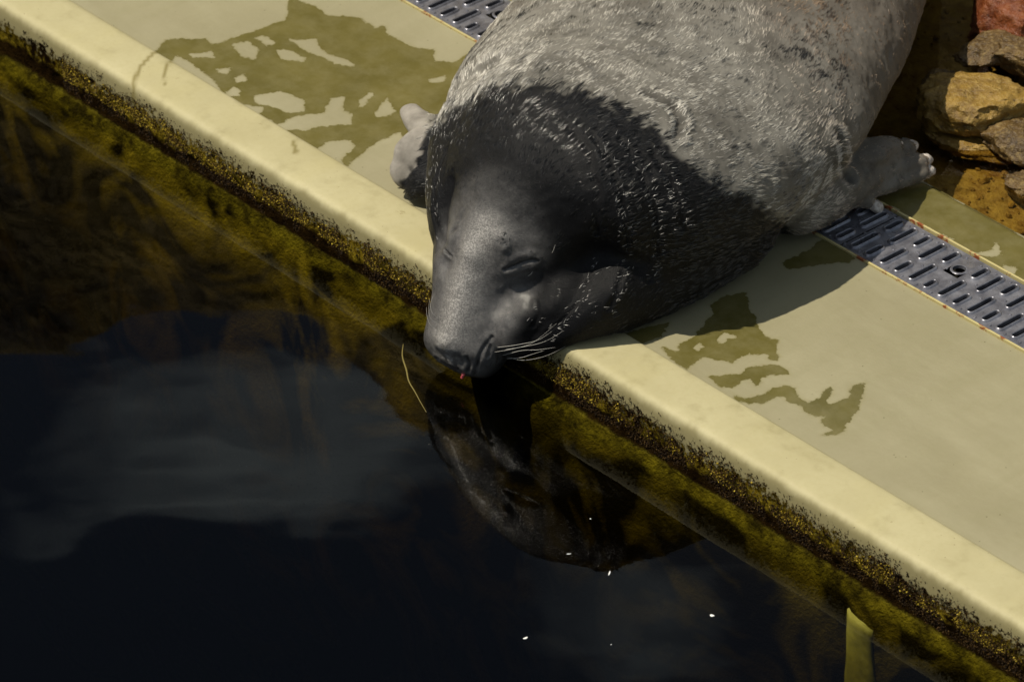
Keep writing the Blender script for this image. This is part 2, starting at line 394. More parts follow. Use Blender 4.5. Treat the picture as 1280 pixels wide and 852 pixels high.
def grate_mesh(ncol, bolt):
    bm = bmesh.new()
    for k in range(ncol):
        x0, x1 = k * PITCHX, (k + 1) * PITCHX; cx = (x0 + x1) / 2
        la, lb = (.050, .031) if k % 2 else (.031, .050)
        ym = .0105 + lb + (W - .021 - la - lb) / 2
        if k in bolt: hole_cell(bm, x0, x1, 0, ym + .012, cx, .0105 + lb * .36, lb * .36, .0040); hole_cell(bm, x0, x1, ym + .012, W, cx, ym + .031, .0098, .0098, .0012)
        else:
            hole_cell(bm, x0, x1, 0, ym, cx, .0105 + lb / 2, lb / 2, .0042)
            hole_cell(bm, x0, x1, ym, W, cx, W - .0105 - la / 2, la / 2, .0042)
    L = ncol * PITCHX
    for k in range(ncol):                                            # small anti-slip studs between the slots
        for yy in (.009, W * .5 + (.010 if k % 2 else -.010), W - .009):
            m = Matrix.Translation((k * PITCHX + .0004, yy, .0003)) @ Matrix.Diagonal((1, 1, .6, 1))
            bmesh.ops.create_icosphere(bm, subdivisions=1, radius=.0028, matrix=m)
    box(bm, .001, L - .001, -.0002, .0016, -.024, -.0002); box(bm, .001, L - .001, W - .0016, W + .0002, -.024, -.0002)
    bmesh.ops.recalc_face_normals(bm, faces=bm.faces[:])
    me = bpy.data.meshes.new('drain_grate'); bm.to_mesh(me); bm.free(); me.materials.append(MG)
    me.polygons.foreach_set('use_smooth', [True] * len(me.polygons))
    try: me.set_sharp_from_angle(angle=math.radians(40))
    except Exception: pass
    return me
NC = 34; gm = grate_mesh(NC, (5, 28)); GL = NC * PITCHX
gx_r = P(1187, 343)[0] - 5.5 * PITCHX                                # a bolt hole shows at (1187,343)
gl = [('dark grey slotted drain grate beside the seal flipper with a round bolt hole', 0),
      ('grey slotted drain grate running behind the seal neck at the top of the picture', -1)]
for lb, k in gl:
    o = link(bpy.data.objects.new('drain_grate', gm)); o.location = (gx_r + k * (GL + .002), Y_D0 + .0015, .0)
    tag(o, lb, 'drain grate', 'metal grates over the drain channel')

# ------------------------------------------------------------------ ground behind, puddle, rocks
M = Mat('wet_rocky_ground')
g1 = M.noise(9, 6, .7); g2 = M.noise(48, 5, .7)
MGR = M.bsdf(M.mix(M.ramp(g2, [(.35, 0), (.68, 1)]), M.mix(M.ramp(g1, [(.4, 0), (.6, 1)]), (.10, .062, .014), (.17, .085, .02)), (.36, .265, .085)),
      M.ramp(g2, [(.3, .25), (.7, .7)]), M.bump(M.math('ADD', g1, g2), .7, .012))
def gz(x, y):
    p = np.stack([x, y, x * 0], -1)
    rise = sstep(.9, 3, y) * .25
    near = sstep(.98, 1.5, x)
    return -.045 + .022 * fbm(p, 5, 1) + .016 * fbm(p, 18, 2) * sstep(.8, 1.0, y) + .035 * sstep(.80, 1.02, y) * sstep(.55, .8, x) + rise
ys = np.concatenate([np.arange(Y_END - .006, 1.5, .009), np.linspace(1.52, 8, 60), np.linspace(9, 60, 12)])
xs = np.concatenate([np.linspace(-60, -3, 16), np.linspace(-2.9, .2, 40)[:-1], np.arange(.2, 1.5, .009), np.linspace(1.52, 5, 30), np.linspace(6, 60, 14)])
ground, _ = grid('ground', xs, ys, gz, MGR); struct(ground)
M = Mat('puddle_water')
fr = M.n('ShaderNodeFresnel'); fr.inputs[0].default_value = 1.33
gl_ = M.n('ShaderNodeBsdfGlossy'); gl_.inputs['Roughness'].default_value = .02
nb = M.bump(M.noise(12, 2), .5, .001); M.l(nb, gl_.inputs['Normal']); M.l(nb, fr.inputs['Normal'])
tp = M.n('ShaderNodeBsdfTransparent'); tp.inputs[0].default_value = (.74, .66, .40, 1)
mx = M.n('ShaderNodeMixShader'); M.l(fr.outputs[0], mx.inputs[0]); M.l(tp.outputs[0], mx.inputs[1]); M.l(gl_.outputs[0], mx.inputs[2]); M.l(mx.outputs[0], M.out.inputs[0])
bm = bmesh.new(); box(bm, -1.6, 2.6, Y_END + .001, 1.25, -.2, -.016)
puddle = struct(bm_obj('puddle', bm, M.m))

def m_rock(nm, a, b, c3):
    M = Mat(nm)
    n1 = M.noise(22, 6, .7); n2 = M.noise(120, 4, .7); n3 = M.noise(8, 3)
    c = M.mix(M.ramp(n1, [(.36, 0), (.62, 1)]), a, b); c = M.mix(M.ramp(n2, [(.5, 0), (.75, .8)]), c, c3)
    c = M.mix(M.ramp(M.vor(60), [(.05, .8), (.16, 0)]), c, (a[0] * .3, a[1] * .3, a[2] * .3))
    return M.bsdf(c, M.ramp(n2, [(.3, .28), (.7, .65)]), M.bump(M.math('ADD', n1, n2), .8, .006))
MR1 = m_rock('ochre_rock', (.12, .065, .010), (.28, .17, .030), (.38, .265, .075))
MR2 = m_rock('red_rock', (.10, .022, .006), (.19, .05, .011), (.24, .09, .028))
MR3 = m_rock('brown_rock', (.05, .027, .007), (.12, .07, .018), (.30, .21, .075))
def rock(px, py, z, sx, sy, sz, rot, seed, mat, label, flat=.5, sub=5):
    bm = bmesh.new(); bmesh.ops.create_icosphere(bm, subdivisions=sub, radius=1)
    p = np.array([q.co for q in bm.verts])
    # cut the ball with a few planes to get facets, then roughen
    rr = np.random.default_rng(seed)
    for _ in range(11):
        d = rr.normal(size=3); d /= np.linalg.norm(d); k = .62 + .25 * rr.random()
        e = p @ d - k; p = p - np.where(e > 0, e, 0)[:, None] * d * .93
    p[:, 2] = np.where(p[:, 2] > flat, flat + (p[:, 2] - flat) * .15, p[:, 2])
    p = p * (1 + .16 * fbm(p, 2.2, seed)[:, None] + .10 * fbm(p, 6, seed + 3)[:, None] + .05 * fbm(p, 18, seed)[:, None])
    p = p * [sx, sy, sz]
    for q, c in zip(bm.verts, p): q.co = c
    o = bm_obj('rock', bm, mat, None, True); c = P(px, py, z); o.location = (c[0], c[1], z); o.rotation_euler = (0, 0, rot)
    try: o.data.set_sharp_from_angle(angle=math.radians(42))
    except Exception: pass
    return tag(o, label, 'rock', 'rocks behind the drain')
rock(1222, 128, .018, .092, .070, .052, .75, 3, MR1, 'large flat ochre rock at the edge of the brown puddle')
rock(1225, 176, -.022, .085, .045, .022, .5, 9, MR1, 'low ochre stone half drowned in front of the large flat rock')
rock(1268, 22, .03, .085, .075, .07, .2, 15, MR2, 'rust red rock in the top corner of the picture')
rock(1244, 62, .022, .062, .045, .030, 1.0, 21, MR3, 'glistening brown stone between the red rock and the large ochre rock')
rock(1275, 68, .03, .05, .04, .03, .4, 27, MR3, 'small pale streaked stone below the red rock')
rock(1276, 178, .0, .045, .06, .035, 2.0, 33, MR3, 'dark brown stone at the picture edge right of the ochre rock')
rock(1282, 232, -.02, .04, .035, .025, .3, 39, MR3, 'small brown stone at the picture edge just behind the deck strip')
rock(1172, 108, -.01, .035, .03, .03, .9, 45, MR3, 'dark stone lying in the shadow of the seal body')
# gravel and grit between the rocks
bm = bmesh.new()
for k in range(900):
    c = P(1290 + rng.normal() * 70, 110 + rng.normal() * 90, -.02)
    if c[1] < Y_END + .02: continue
    zz = float(gz(np.array([c[0]]), np.array([c[1]]))[0]); r = .0022 + .006 * rng.random() ** 2
    m = Matrix.Translation((c[0], c[1], zz + r * .3)) @ Matrix.Rotation(rng.random() * 6, 4, Vector(rng.normal(size=3))) @ Matrix.Diagonal((1, .75, .55, 1))
    bmesh.ops.create_icosphere(bm, subdivisions=1, radius=r, matrix=m)
o = bm_obj('gravel', bm, MR1); o['kind'] = 'stuff'; tag(o, 'ochre grit and gravel between the rocks behind the drain', 'gravel')

# rocky bank behind the enclosure, mirrored in the pool
M = Mat('bank_rock'); b1 = M.noise(3, 6, .65); b2 = M.noise(14, 5, .65)
MB_ = M.bsdf(M.mix(M.ramp(b1, [(.38, 0), (.64, 1)]), (.035, .024, .007), (.46, .33, .09)), .85, M.bump(M.math('ADD', b1, b2), 1.0, .06))
us = np.linspace(-6, 6, 220); vs_ = np.linspace(2.2, 7.5, 110)
U, VV = np.meshgrid(us, vs_, indexing='ij'); u = U.ravel(); w = VV.ravel()
pw = np.outer(u, R) + np.outer(w, F)
prof_h = np.interp(u, [-6, -1.2, -.62, -.42, -.30, -.16, -.08, .02, .2, .6, 6], [1.9, 1.78, 1.62, 1.55, 1.78, 1.92, 1.90, 1.65, 1.6, 1.75, 1.8])
rise = sstep(2.3, 3.2, w) * (1 - .5 * sstep(4, 7, w))
hz = prof_h * rise + .16 * fbm(pw, 2.6, 31, 4) * rise + .25
pw[:, 2] = hz - .22 * (1 - rise)
pw[:, :2] += np.outer(.12 * fbm(pw, 3.1, 37, 3) * rise, F[:2])
i = np.arange(len(u)).reshape(U.shape); f = np.stack([i[:-1, :-1], i[1:, :-1], i[1:, 1:], i[:-1, 1:]], -1).reshape(-1, 4)
struct(mesh_obj('rocky_bank', pw, f, MB_))

HEAD_ROLL = 0.0; VOXEL = .0032; NH_DRY = 800000; NH_WET = 320000

# ------------------------------------------------------------------ seal
STN = [ # px, py, z of the spine; half width, up, down (photo pixels); squareness
 (568, 464, -.060,  10,  8,  8, 2.0),
 (571, 458, -.055,  36, 24, 24, 2.2),
 (577, 445, -.045,  52, 38, 40, 2.3),
 (587, 415, -.018,  57, 46, 52, 2.3),
 (598, 380,  .016,  62, 54, 62, 2.2),
 (616, 333,  .060,  86, 64, 80, 2.15),
 (642, 284,  .108, 116, 82,102, 2.1),
 (670, 242,  .146, 146,102,126, 2.1),
 (702, 214,  .166, 180,122,150, 2.1),
 (742, 200,  .158, 222,134,145, 2.05),
 (790, 168,  .144, 254,136,136, 1.9),
 (846, 104,  .140, 264,138,132, 1.85),
 (905,   4,  .138, 262,142,130, 1.85),
 (965,-120,  .136, 240,142,128, 1.9),
 (1020,-252, .134, 194,134,126, 2.0),
 (1070,-360, .110, 145,104,105, 2.1),
 (1110,-445, .075,  95, 68, 74, 2.1),
 (1140,-505, .050,  60, 44, 50, 2.0),
 (1152,-533, .042,  12, 12, 14, 2.0),
]
def crom(A, n):
    A = np.asarray(A, float); out = []
    B = np.vstack([2 * A[0] - A[1], A, 2 * A[-1] - A[-2]])
    for k in range(1, len(B) - 2):
        p0, p1, p2, p3 = B[k - 1:k + 3]
        for j in range(n):
            t = j / n
            out.append(.5 * (2 * p1 + (p2 - p0) * t + (2 * p0 - 5 * p1 + 4 * p2 - p3) * t ** 2 + (3 * p1 - p0 - 3 * p2 + p3) * t ** 3))
    out.append(A[-1]); return np.array(out)
def loft(cent, wid, up, dn, sq, side=None, seg=72, roll=0):
    n = len(cent); tan = np.gradient(cent, axis=0); tan /= np.linalg.norm(tan, axis=1)[:, None]
    V = []; th = np.linspace(0, 2 * np.pi, seg, endpoint=False)
    for k in range(n):
        sd = np.cross(tan[k], ZU) if side is None else np.asarray(side[k] if np.ndim(side) > 1 else side, float)
        sd = sd - tan[k] * (sd @ tan[k]); sd /= np.linalg.norm(sd)
        upv = np.cross(sd, tan[k])
        rl = roll[k] if np.ndim(roll) else roll
        s2 = sd * math.cos(rl) + upv * math.sin(rl); u2 = np.cross(s2, tan[k])
        e = 2 / sq[k]
        cx = np.sign(np.cos(th)) * np.abs(np.cos(th)) ** e * wid[k]
        cy = np.sign(np.sin(th)) * np.abs(np.sin(th)) ** e; cy = np.where(cy > 0, cy * up[k], cy * dn[k])
        V.append(cent[k] + np.outer(cx, s2) + np.outer(cy, u2))
    V = np.concatenate(V); F_ = []
    for k in range(n - 1):
        a = k * seg; b = a + seg
        for j in range(seg): F_.append((a + j, a + (j + 1) % seg, b + (j + 1) % seg, b + j))
    c0 = len(V); V = np.vstack([V, cent[0], cent[-1]])
    for j in range(seg): F_.append((c0, (j + 1) % seg, j)); F_.append((c0 + 1, (n - 1) * seg + j, (n - 1) * seg + (j + 1) % seg))
    return V, F_
cen = np.array([P(a[0], a[1], a[2]) for a in STN]); rest = np.array([a[3:] for a in STN], float)
spl = crom(np.hstack([cen, rest]), 8)
spine = spl[:, :3]
rollv = np.interp(np.arange(len(spl)), [0, 24, 60, len(spl)], [math.radians(HEAD_ROLL), math.radians(HEAD_ROLL), 0, 0])
PARTS = [loft(spine, spl[:, 3] * S, spl[:, 4] * S, spl[:, 5] * S, np.maximum(spl[:, 6], 1.9), seg=96, roll=rollv)]
FLIP_DIR = []                                                        # (points, direction) for the hair flow
def limb(pts, seg=28, n=6, side=None):
    """pts: (px, py, z, half width px, half thickness px)."""
    A = np.array([[*P(p[0], p[1], p[2]), p[3] * S, p[4] * S] for p in pts]); B = crom(A, n)
    tip = B[-1].copy(); d = B[-1, :3] - B[-2, :3]; d /= np.linalg.norm(d)
    add = []
    for t in (.5, .8, .97):
        q = tip.copy(); q[:3] += d * tip[3] * t * .9; q[3:] *= math.sqrt(1 - t * t); add.append(q)
    B = np.vstack([B, add])
    PARTS.append(loft(B[:, :3], B[:, 3], B[:, 4], B[:, 4], np.full(len(B), 2.1), side=side, seg=seg))
    FLIP_DIR.append(B[:, :3]); return B
# throat roll resting on the coping, and the hood of fat round the neck
limb([(632, 408, -.008, 40, 40), (676, 396, .024, 52, 48), (735, 368, .046, 66, 60), (815, 328, .056, 76, 62), (900, 278, .062, 80, 62)], 40)
limb([(584, 318, .062, 38, 38), (580, 272, .094, 48, 50), (588, 222, .122, 58, 62), (612, 172, .142, 70, 76), (680, 130, .150, 60, 62)], 40)
limb([(735, 335, .085, 44, 40), (756, 285, .118, 60, 56), (752, 235, .146, 72, 68), (735, 190, .166, 78, 74), (760, 150, .165, 64, 64)], 40)
limb([(600, 172, .088, 54, 56), (628, 116, .096, 66, 64), (690, 50, .108, 74, 70), (770, -20, .118, 80, 70)], 40)
NB = 4
# fore flipper stretched out over the grate: arm, palm and five digits
limb([(905, 215, .095, 80, 66), (965, 234, .070, 66, 56), (1008, 244, .056, 50, 46), (1045, 232, .050, 38, 34), (1072, 216, .046, 38, 24)])
digits = [[(1046, 210, .066, 28, 24), (1086, 192, .070, 26, 20), (1112, 184, .062, 20, 16)],
          [(1052, 219, .058, 26, 22), (1098, 200, .055, 21, 17), (1131, 186, .046, 16, 13)],
          [(1054, 228, .050, 26, 21), (1104, 212, .041, 20, 16), (1147, 202, .030, 15, 12)],
          [(1052, 240, .040, 25, 19), (1100, 228, .028, 19, 14), (1150, 216, .018, 14, 11)],
          [(1046, 248, .034, 20, 16), (1074, 248, .024, 14, 12), (1085, 253, .016, 10, 9)]]
DTIP = [limb(d, 20) for d in digits]
# the other fore flipper, folded up against the neck
limb([(585, 182, .075, 44, 30), (550, 170, .072, 32, 20), (526, 152, .070, 23, 14), (514, 140, .066, 16, 11)], 28)
limb([(578, 195, .064, 50, 30), (545, 194, .058, 44, 22), (522, 202, .048, 38, 15), (511, 214, .038, 28, 11)], 28, side=UPV)
limb([(556, 225, .046, 30, 18), (530, 230, .034, 24, 13), (518, 236, .024, 15, 9)], 24, side=UPV)
# hind flippers, beyond the picture
limb([(1165, -470, .05, 45, 24), (1200, -570, .035, 50, 16), (1225, -650, .02, 70, 8)], 24)
limb([(1150, -470, .05, 45, 24), (1160, -580, .035, 50, 16), (1160, -665, .02, 70, 8)], 24)
av = []; af = []; off = 0
for V_, F_ in PARTS:
    av.append(V_); af += [tuple(i + off for i in q) for q in F_]; off += len(V_)
tmp = mesh_obj('seal_tmp', np.vstack(av), af)
md = tmp.modifiers.new('r', 'REMESH'); md.mode = 'VOXEL'; md.voxel_size = VOXEL
dg = bpy.context.evaluated_depsgraph_get(); dg.update()
sme = bpy.data.meshes.new_from_object(tmp.evaluated_get(dg))
bpy.data.objects.remove(tmp); sme.name = 'body'
nV = len(sme.vertices)
v = np.empty(nV * 3); sme.vertices.foreach_get('co', v); v = v.reshape(-1, 3)
ed = np.empty(len(sme.edges) * 2, np.int64); sme.edges.foreach_get('vertices', ed); ed = ed.reshape(-1, 2)
deg = np.bincount(ed.ravel(), minlength=nV)[:, None]
def smooth(v, it, w=.5, mask=None):
    for _ in range(it):
        a = np.zeros_like(v)
        for c in range(3): a[:, c] = np.bincount(ed[:, 0], v[ed[:, 1], c], nV) + np.bincount(ed[:, 1], v[ed[:, 0], c], nV)
        d = (a / deg - v) * w
        v = v + (d if mask is None else d * mask[:, None])
    return v
pxy = proj(v)
flipmask = sstep(1050, 1075, pxy[:, 0]) + sstep(535, 520, pxy[:, 0])
snm = sstep(640, 680, pxy[:, 0] - np.maximum(0, (380 - pxy[:, 1]) * .6) + 40) 
v = smooth(v, 3); v = smooth(v, 14, .5, np.clip(1 - flipmask, 0, 1)); nd0 = np.linalg.norm(v - P(568, 440, -.045), axis=1)
v = smooth(v, 75, .5, np.clip(1 - flipmask, 0, 1) * sstep(.11, .24, nd0) * sstep(.62, .48, nd0) + .25 * sstep(.5, .6, nd0) * np.clip(1 - flipmask, 0, 1))
def normals(v):
    sme.vertices.foreach_set('co', v.ravel().astype(np.float32)); sme.update()
    n = np.empty(nV * 3, np.float32); sme.vertex_normals.foreach_get('vector', n); return n.reshape(-1, 3).astype(float)
faces = [tuple(p.vertices) for p in sme.polygons]
def caster(v):
    bvh = BVHTree.FromPolygons([tuple(q) for q in v], faces)
    def hit(px, py):
        d = FW * FPX + R * (px - 640.0) - UPV * (py - 426.0); d /= np.linalg.norm(d)
        h = bvh.ray_cast(Vector(CAMP), Vector(d)); return None if h[0] is None else np.array(h[0])
    return hit
hit = caster(v)
def H(px, py):
    h = hit(px, py)
    return h if h is not None else P(px, py, 0)
N = normals(v)
def seg_dist(line):
    d = np.full(nV, 9.)
    for a, b in zip(line[:-1], line[1:]):
        ab = b - a; t = np.clip(((v - a) @ ab) / (ab @ ab + 1e-12), 0, 1); d = np.minimum(d, np.linalg.norm(v - a - t[:, None] * ab, axis=1))
    return d
disp = np.zeros(nV); crease = np.zeros(nV); pale = np.zeros(nV); pink = np.zeros(nV)
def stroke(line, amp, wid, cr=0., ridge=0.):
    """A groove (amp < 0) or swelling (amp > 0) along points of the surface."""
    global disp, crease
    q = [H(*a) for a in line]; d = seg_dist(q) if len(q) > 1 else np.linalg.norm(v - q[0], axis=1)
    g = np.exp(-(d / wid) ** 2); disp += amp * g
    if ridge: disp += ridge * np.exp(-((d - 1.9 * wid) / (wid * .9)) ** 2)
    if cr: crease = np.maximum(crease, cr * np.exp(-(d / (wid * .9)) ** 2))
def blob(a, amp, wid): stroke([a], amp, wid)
# skull: brow swellings, eye sockets, bridge, cheeks, whisker pads
blob((606, 285), .004, .035); blob((630, 300), .006, .020); blob((566, 296), .004, .016)
stroke([(566, 425), (571, 395), (580, 360), (592, 320)], .010, .020)
blob((655, 345), -.0035, .024); blob((558, 330), -.005, .014); blob((625, 375), -.006, .026); blob((690, 330), .002, .03)
blob((626, 430), .004, .020); blob((553, 425), .003, .016); blob((560, 462), .003, .012)
stroke([(640, 395), (662, 415), (668, 440)], -.002, .014)
# valley that sets the skull off from the hood of the neck, narrow jaw behind the snout
stroke([(676, 425), (704, 396), (728, 356), (742, 318)], -.009, .022)
stroke([(664, 372), (666, 400), (656, 432)], -.008, .020)
stroke([(552, 300), (554, 262), (562, 228)], -.008, .014)
stroke([(600, 300), (625, 250), (650, 205)], .008, .05)
stroke([(772, 360), (790, 300), (785, 240), (760, 190)], .008, .022)
# closed eyes
stroke([(631, 336), (640, 333), (652, 328), (664, 325), (672, 325)], -.0046, .0020, 1., .0022)
stroke([(556, 312), (561, 317), (566, 321)], -.004, .0020, 1., .0020)
stroke([(634, 342), (650, 338), (668, 333)], .0028, .0038); stroke([(636, 326), (650, 319), (668, 316)], .0022, .004)
# wart above the eye, ear holes, scars
stroke([(633, 297)], -.0024, .0014, .8, .0026); stroke([(630, 292), (638, 296), (640, 304), (634, 310)], .0022, .0022)
stroke([(573, 372)], -.0015, .003, .5); stroke([(568, 290), (574, 286)], -.0015, .003, .6); stroke([(690, 312)], -.002, .0016, .5)
# nostril, mouth line, tongue
stroke([(616, 420), (607, 430), (600, 442), (597, 454), (593, 468)], -.0036, .0020, 1., .0010)
stroke([(553, 455), (560, 462), (572, 462)], -.003, .003, .8, .0012)
stroke([(613, 430), (610, 445)], -.0025, .0022, .6, .0012); stroke([(624, 436), (622, 452)], -.002, .0022, .5, .001)
nz_ = np.exp(-(np.linalg.norm(v - H(560, 452), axis=1) / .030) ** 2); disp += nz_ * (.0022 * fbm(v, 120, 55) + .001 * vnoise(v, 320, 56))
crease = np.maximum(crease, .8 * nz_ * (vnoise(v, 130, 57) > -.1))
stroke([(546, 448), (550, 457), (558, 463)], -.0045, .0024, 1., .0018); stroke([(583, 446), (587, 455), (585, 464)], -.004, .0022, 1., .0016)
# throat and neck folds
FOLDS = [([(742, 332), (733, 355), (722, 380), (700, 405), (682, 420)], -.0016, .0022),
         ([(668, 375), (670, 395), (662, 412)], -.002, .003),
         ([(740, 170), (765, 215), (776, 255), (782, 300), (776, 345), (760, 385)], -.003, .0035),
         ([(775, 175), (805, 225), (818, 270), (820, 315), (812, 350)], -.0022, .0035),
         ([(815, 190), (842, 235), (852, 285)], -.0026, .005),
         ([(700, 150), (735, 185), (748, 240), (745, 290)], -.002, .005),
         ([(560, 185), (545, 225), (542, 265), (548, 300)], -.0018, .004),
         ([(808, 118), (838, 130), (850, 150), (846, 170)], -.006, .007),
         ([(1046, 172), (1052, 200), (1062, 222)], -.010, .008)]
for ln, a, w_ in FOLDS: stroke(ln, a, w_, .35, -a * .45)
dl = seg_dist([H(*a) for a in ((555, 435), (566, 410), (574, 380), (586, 345), (600, 305), (612, 285))])
pale = np.exp(-(dl / .026) ** 2)
v = v + N * disp[:, None]
# loose skin: broad folds and lumps on neck and body, wrinkled flippers
pxy = proj(v)
body = sstep(560, 700, pxy[:, 0]) * sstep(420, 300, pxy[:, 1])
v = v + N * (.004 * fbm(v, 9, 41) * body + .0022 * fbm(v, 26, 44) * body + .0007 * vnoise(v, 90, 47))[:, None]
# cleft between the digits, wrinkles
fl = sstep(1060, 1085, pxy[:, 0])
v = v + N * (.0022 * fl * fbm(v, 60, 51))[:, None]
# flattened where it lies on deck and coping
zmin = np.where(v[:, 1] > Y_SEAM - .004, .0025, np.interp(v[:, 1], [.030, .034, .039, .045, .054, .07, .1, .127], [-.3, -.02, -.0, .0045, .0085, .0105, .0105, .003]))
over = v[:, 1] > .0335
v[:, 2] = np.where(over & (v[:, 2] < zmin + .012), zmin + .012 * np.exp((v[:, 2] - zmin - .012) / .012), v[:, 2])
v = smooth(v, 1, .3)
N = normals(v); pxy = proj(v)
# wet in front of this line; right of the neck it paints a cast shadow
WL = np.array([(470,300),(500,235),(522,205),(535,165),(560,138),(590,120),(622,109),(655,106),(690,108),(725,114),(760,127),(795,147),(830,176),(850,195),(880,216),(915,238),(950,256),(985,282),(1010,300),(1050,330)], float)
wl = np.interp(pxy[:, 0], WL[:, 0], WL[:, 1])
wetd = (pxy[:, 1] - wl) + 8 * fbm(v, 34, 61) + 12 * vnoise(v, 110, 63)
wet = sstep(-6, 8, wetd)
for a, w_ in (((815, 122), .008), ((838, 132), .010), ((848, 148), .010), ((850, 164), .008)):     # damp streak on the shoulder
    wet = np.maximum(wet, np.exp(-(np.linalg.norm(v - H(*a), axis=1) / w_) ** 2) * .9)
dp = np.linalg.norm(v - H(578, 471), axis=1); pink = np.exp(-(dp / .006) ** 2)
crease = np.clip(crease, 0, 1)
# parameter along the spine (0 nose .. 18 tail) and hair flow
from mathutils.kdtree import KDTree
kd = KDTree(len(spine))
for k, q in enumerate(spine): kd.insert(q, k)
kd.balance()
sidx = np.array([kd.find(q)[1] for q in v[::1]]) if nV < 60000 else None
if sidx is None:
    sidx = np.empty(nV, np.int64); step = 20000
    for a in range(0, nV, step):
        dd = ((v[a:a + step, None, :] - spine[None]) ** 2).sum(-1); sidx[a:a + step] = dd.argmin(1)
stan = np.gradient(spine, axis=0); stan /= np.linalg.norm(stan, axis=1)[:, None]
spar = sidx / 8.0
flow = stan[sidx].copy()
NOSE = P(568, 440, -.045); nd = np.linalg.norm(v - NOSE, axis=1)
away = (v - NOSE) / (nd[:, None] + 1e-9); k_ = sstep(.48, .22, nd)[:, None]; flow = flow * (1 - k_) + away * k_
for ln in FLIP_DIR[NB:NB + 9]:
    tt = np.gradient(ln, axis=0); tt /= np.linalg.norm(tt, axis=1)[:, None] + 1e-9
    dd = ((v[:, None, :] - ln[None]) ** 2).sum(-1); j = dd.argmin(1); near = dd.min(1) < .045 ** 2
    near &= (pxy[:, 0] > 1015) | (pxy[:, 0] < 545)
    flow[near] = tt[j[near]]
flow = flow - N * (flow * N).sum(1)[:, None]; flow /= np.linalg.norm(flow, axis=1)[:, None] + 1e-9
bare = sstep(.31, .17, nd + .03 * fbm(v, 16, 58)) * sstep(.105, .060, dl + .014 * fbm(v, 22, 59))                                         # short-haired face
sme.vertices.foreach_set('co', v.ravel().astype(np.float32)); sme.update()
for nm, a in (('wet', wet), ('crease', crease), ('pink', pink), ('bare', bare), ('spar', spar), ('pale', pale), ('flap', sstep(545, 528, pxy[:, 0]) * (pxy[:, 1] < 262))): fattr(sme, nm, a)
sme.polygons.foreach_set('use_smooth', [True] * len(sme.polygons))

M = Mat('seal_skin')
aw, ac, ap, ab = M.attr('wet'), M.attr('crease'), M.attr('pink'), M.attr('bare')
n1 = M.noise(11, 5, .6); n2 = M.noise(170, 4, .7); n3 = M.noise(760, 3, .7); n4 = M.noise(34, 5, .65)
brown = M.mr(M.attr('spar'), 10.2, 12.5)
dry = M.mix(M.ramp(n1, [(.35, 0), (.65, 1)]), (.105, .098, .086), (.20, .19, .168))
dry = M.mix(M.math('MULTIPLY', brown, .7), dry, (.115, .088, .068)); dry = M.mix(M.ramp(n4, [(.55, 0), (.72, .7)]), dry, (.05, .045, .038))
face = M.mix(M.ramp(n4, [(.35, 0), (.7, 1)]), (.050, .048, .049), (.105, .100, .097))
face = M.mix(M.ramp(n2, [(.5, 0), (.7, .7)]), face, (.15, .14, .135))
spk = M.ramp(M.noise(430, 3, .75), [(.44, 0), (.62, 1)])
face = M.mix(M.math('MULTIPLY', M.attr('pale'), M.math('ADD', .25, M.math('MULTIPLY', spk, .75))), face, (.40, .38, .36))
dry = M.mix(M.math('MULTIPLY', M.attr('flap'), .8), dry, M.mix(M.ramp(n4, [(.3, 0), (.7, 1)]), (.19, .172, .15), (.40, .37, .33)))  # folded flipper coloured paler to stand for its sunlit rim
wetc = M.mix(ab, (.007, .007, .0078), face)
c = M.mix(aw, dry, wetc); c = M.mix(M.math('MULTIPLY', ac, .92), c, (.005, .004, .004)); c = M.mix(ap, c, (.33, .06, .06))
ro = M.math('ADD', M.math('SUBTRACT', .62, M.math('MULTIPLY', aw, .30)), M.math('MULTIPLY', M.math('SUBTRACT', n2, .5), .35))
nb = M.bump(M.math('ADD', n2, M.math('MULTIPLY', n3, 1.6)), 1.0, .0006); nb = M.bump(n4, .35, .002, nb)
MS = M.bsdf(c, ro, nb, M.math('ADD', .12, M.math('MULTIPLY', ab, .45)), **{'Coat Weight': M.math('MULTIPLY', M.math('MULTIPLY', aw, ab), .25), 'Coat Roughness': .30})
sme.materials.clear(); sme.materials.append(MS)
root = bpy.data.objects.new('seal', None); COL.objects.link(root); root.empty_display_size = .1
base = P(760, 260, 0); root.location = base
tag(root, 'grey seal lying on its belly with closed eyes, dark wet head hanging over pool edge', 'seal')
bpy.context.view_layer.update()
def child(o, parent=root):
    o.parent = parent; o.matrix_parent_inverse = parent.matrix_world.inverted(); return o
bodyo = child(link(bpy.data.objects.new('body', sme)))

# ---- fur
def rough_hair_mat(nm, stops, rough, spec):
    M = Mat(nm); hi = M.n('ShaderNodeHairInfo')
    c = M.ramp(hi.outputs['Random'], stops); t = M.attr('tone')
    br = M.attr('brown'); c = M.mix(br, c, M.mix(1.0, c, (.95, .70, .52), 'MULTIPLY'))
    c = M.mix(t, (.012, .011, .010), c)
    return M.bsdf(c, rough, None, spec)
MH_D = rough_hair_mat('dry_hair', [(0, (.26, .243, .212)), (.5, (.48, .452, .40)), (1, (.80, .76, .68))], .25, 1.0)
MH_W = rough_hair_mat('wet_hair', [(0, (.004, .004, .0045)), (.6, (.009, .009, .0098)), (.9, (.030, .029, .030)), (1, (.13, .125, .12))], .19, .55)  # palest few wet strands carry glints in their colour
tri = np.array([(f[0], f[1], f[2]) for f in faces] + [(f[0], f[2], f[3]) for f in faces if len(f) == 4])
A_, B_, C_ = v[tri[:, 0]], v[tri[:, 1]], v[tri[:, 2]]
area = .5 * np.linalg.norm(np.cross(B_ - A_, C_ - A_), axis=1)
cp = proj((A_ + B_ + C_) / 3); ct = (A_ + B_ + C_) / 3
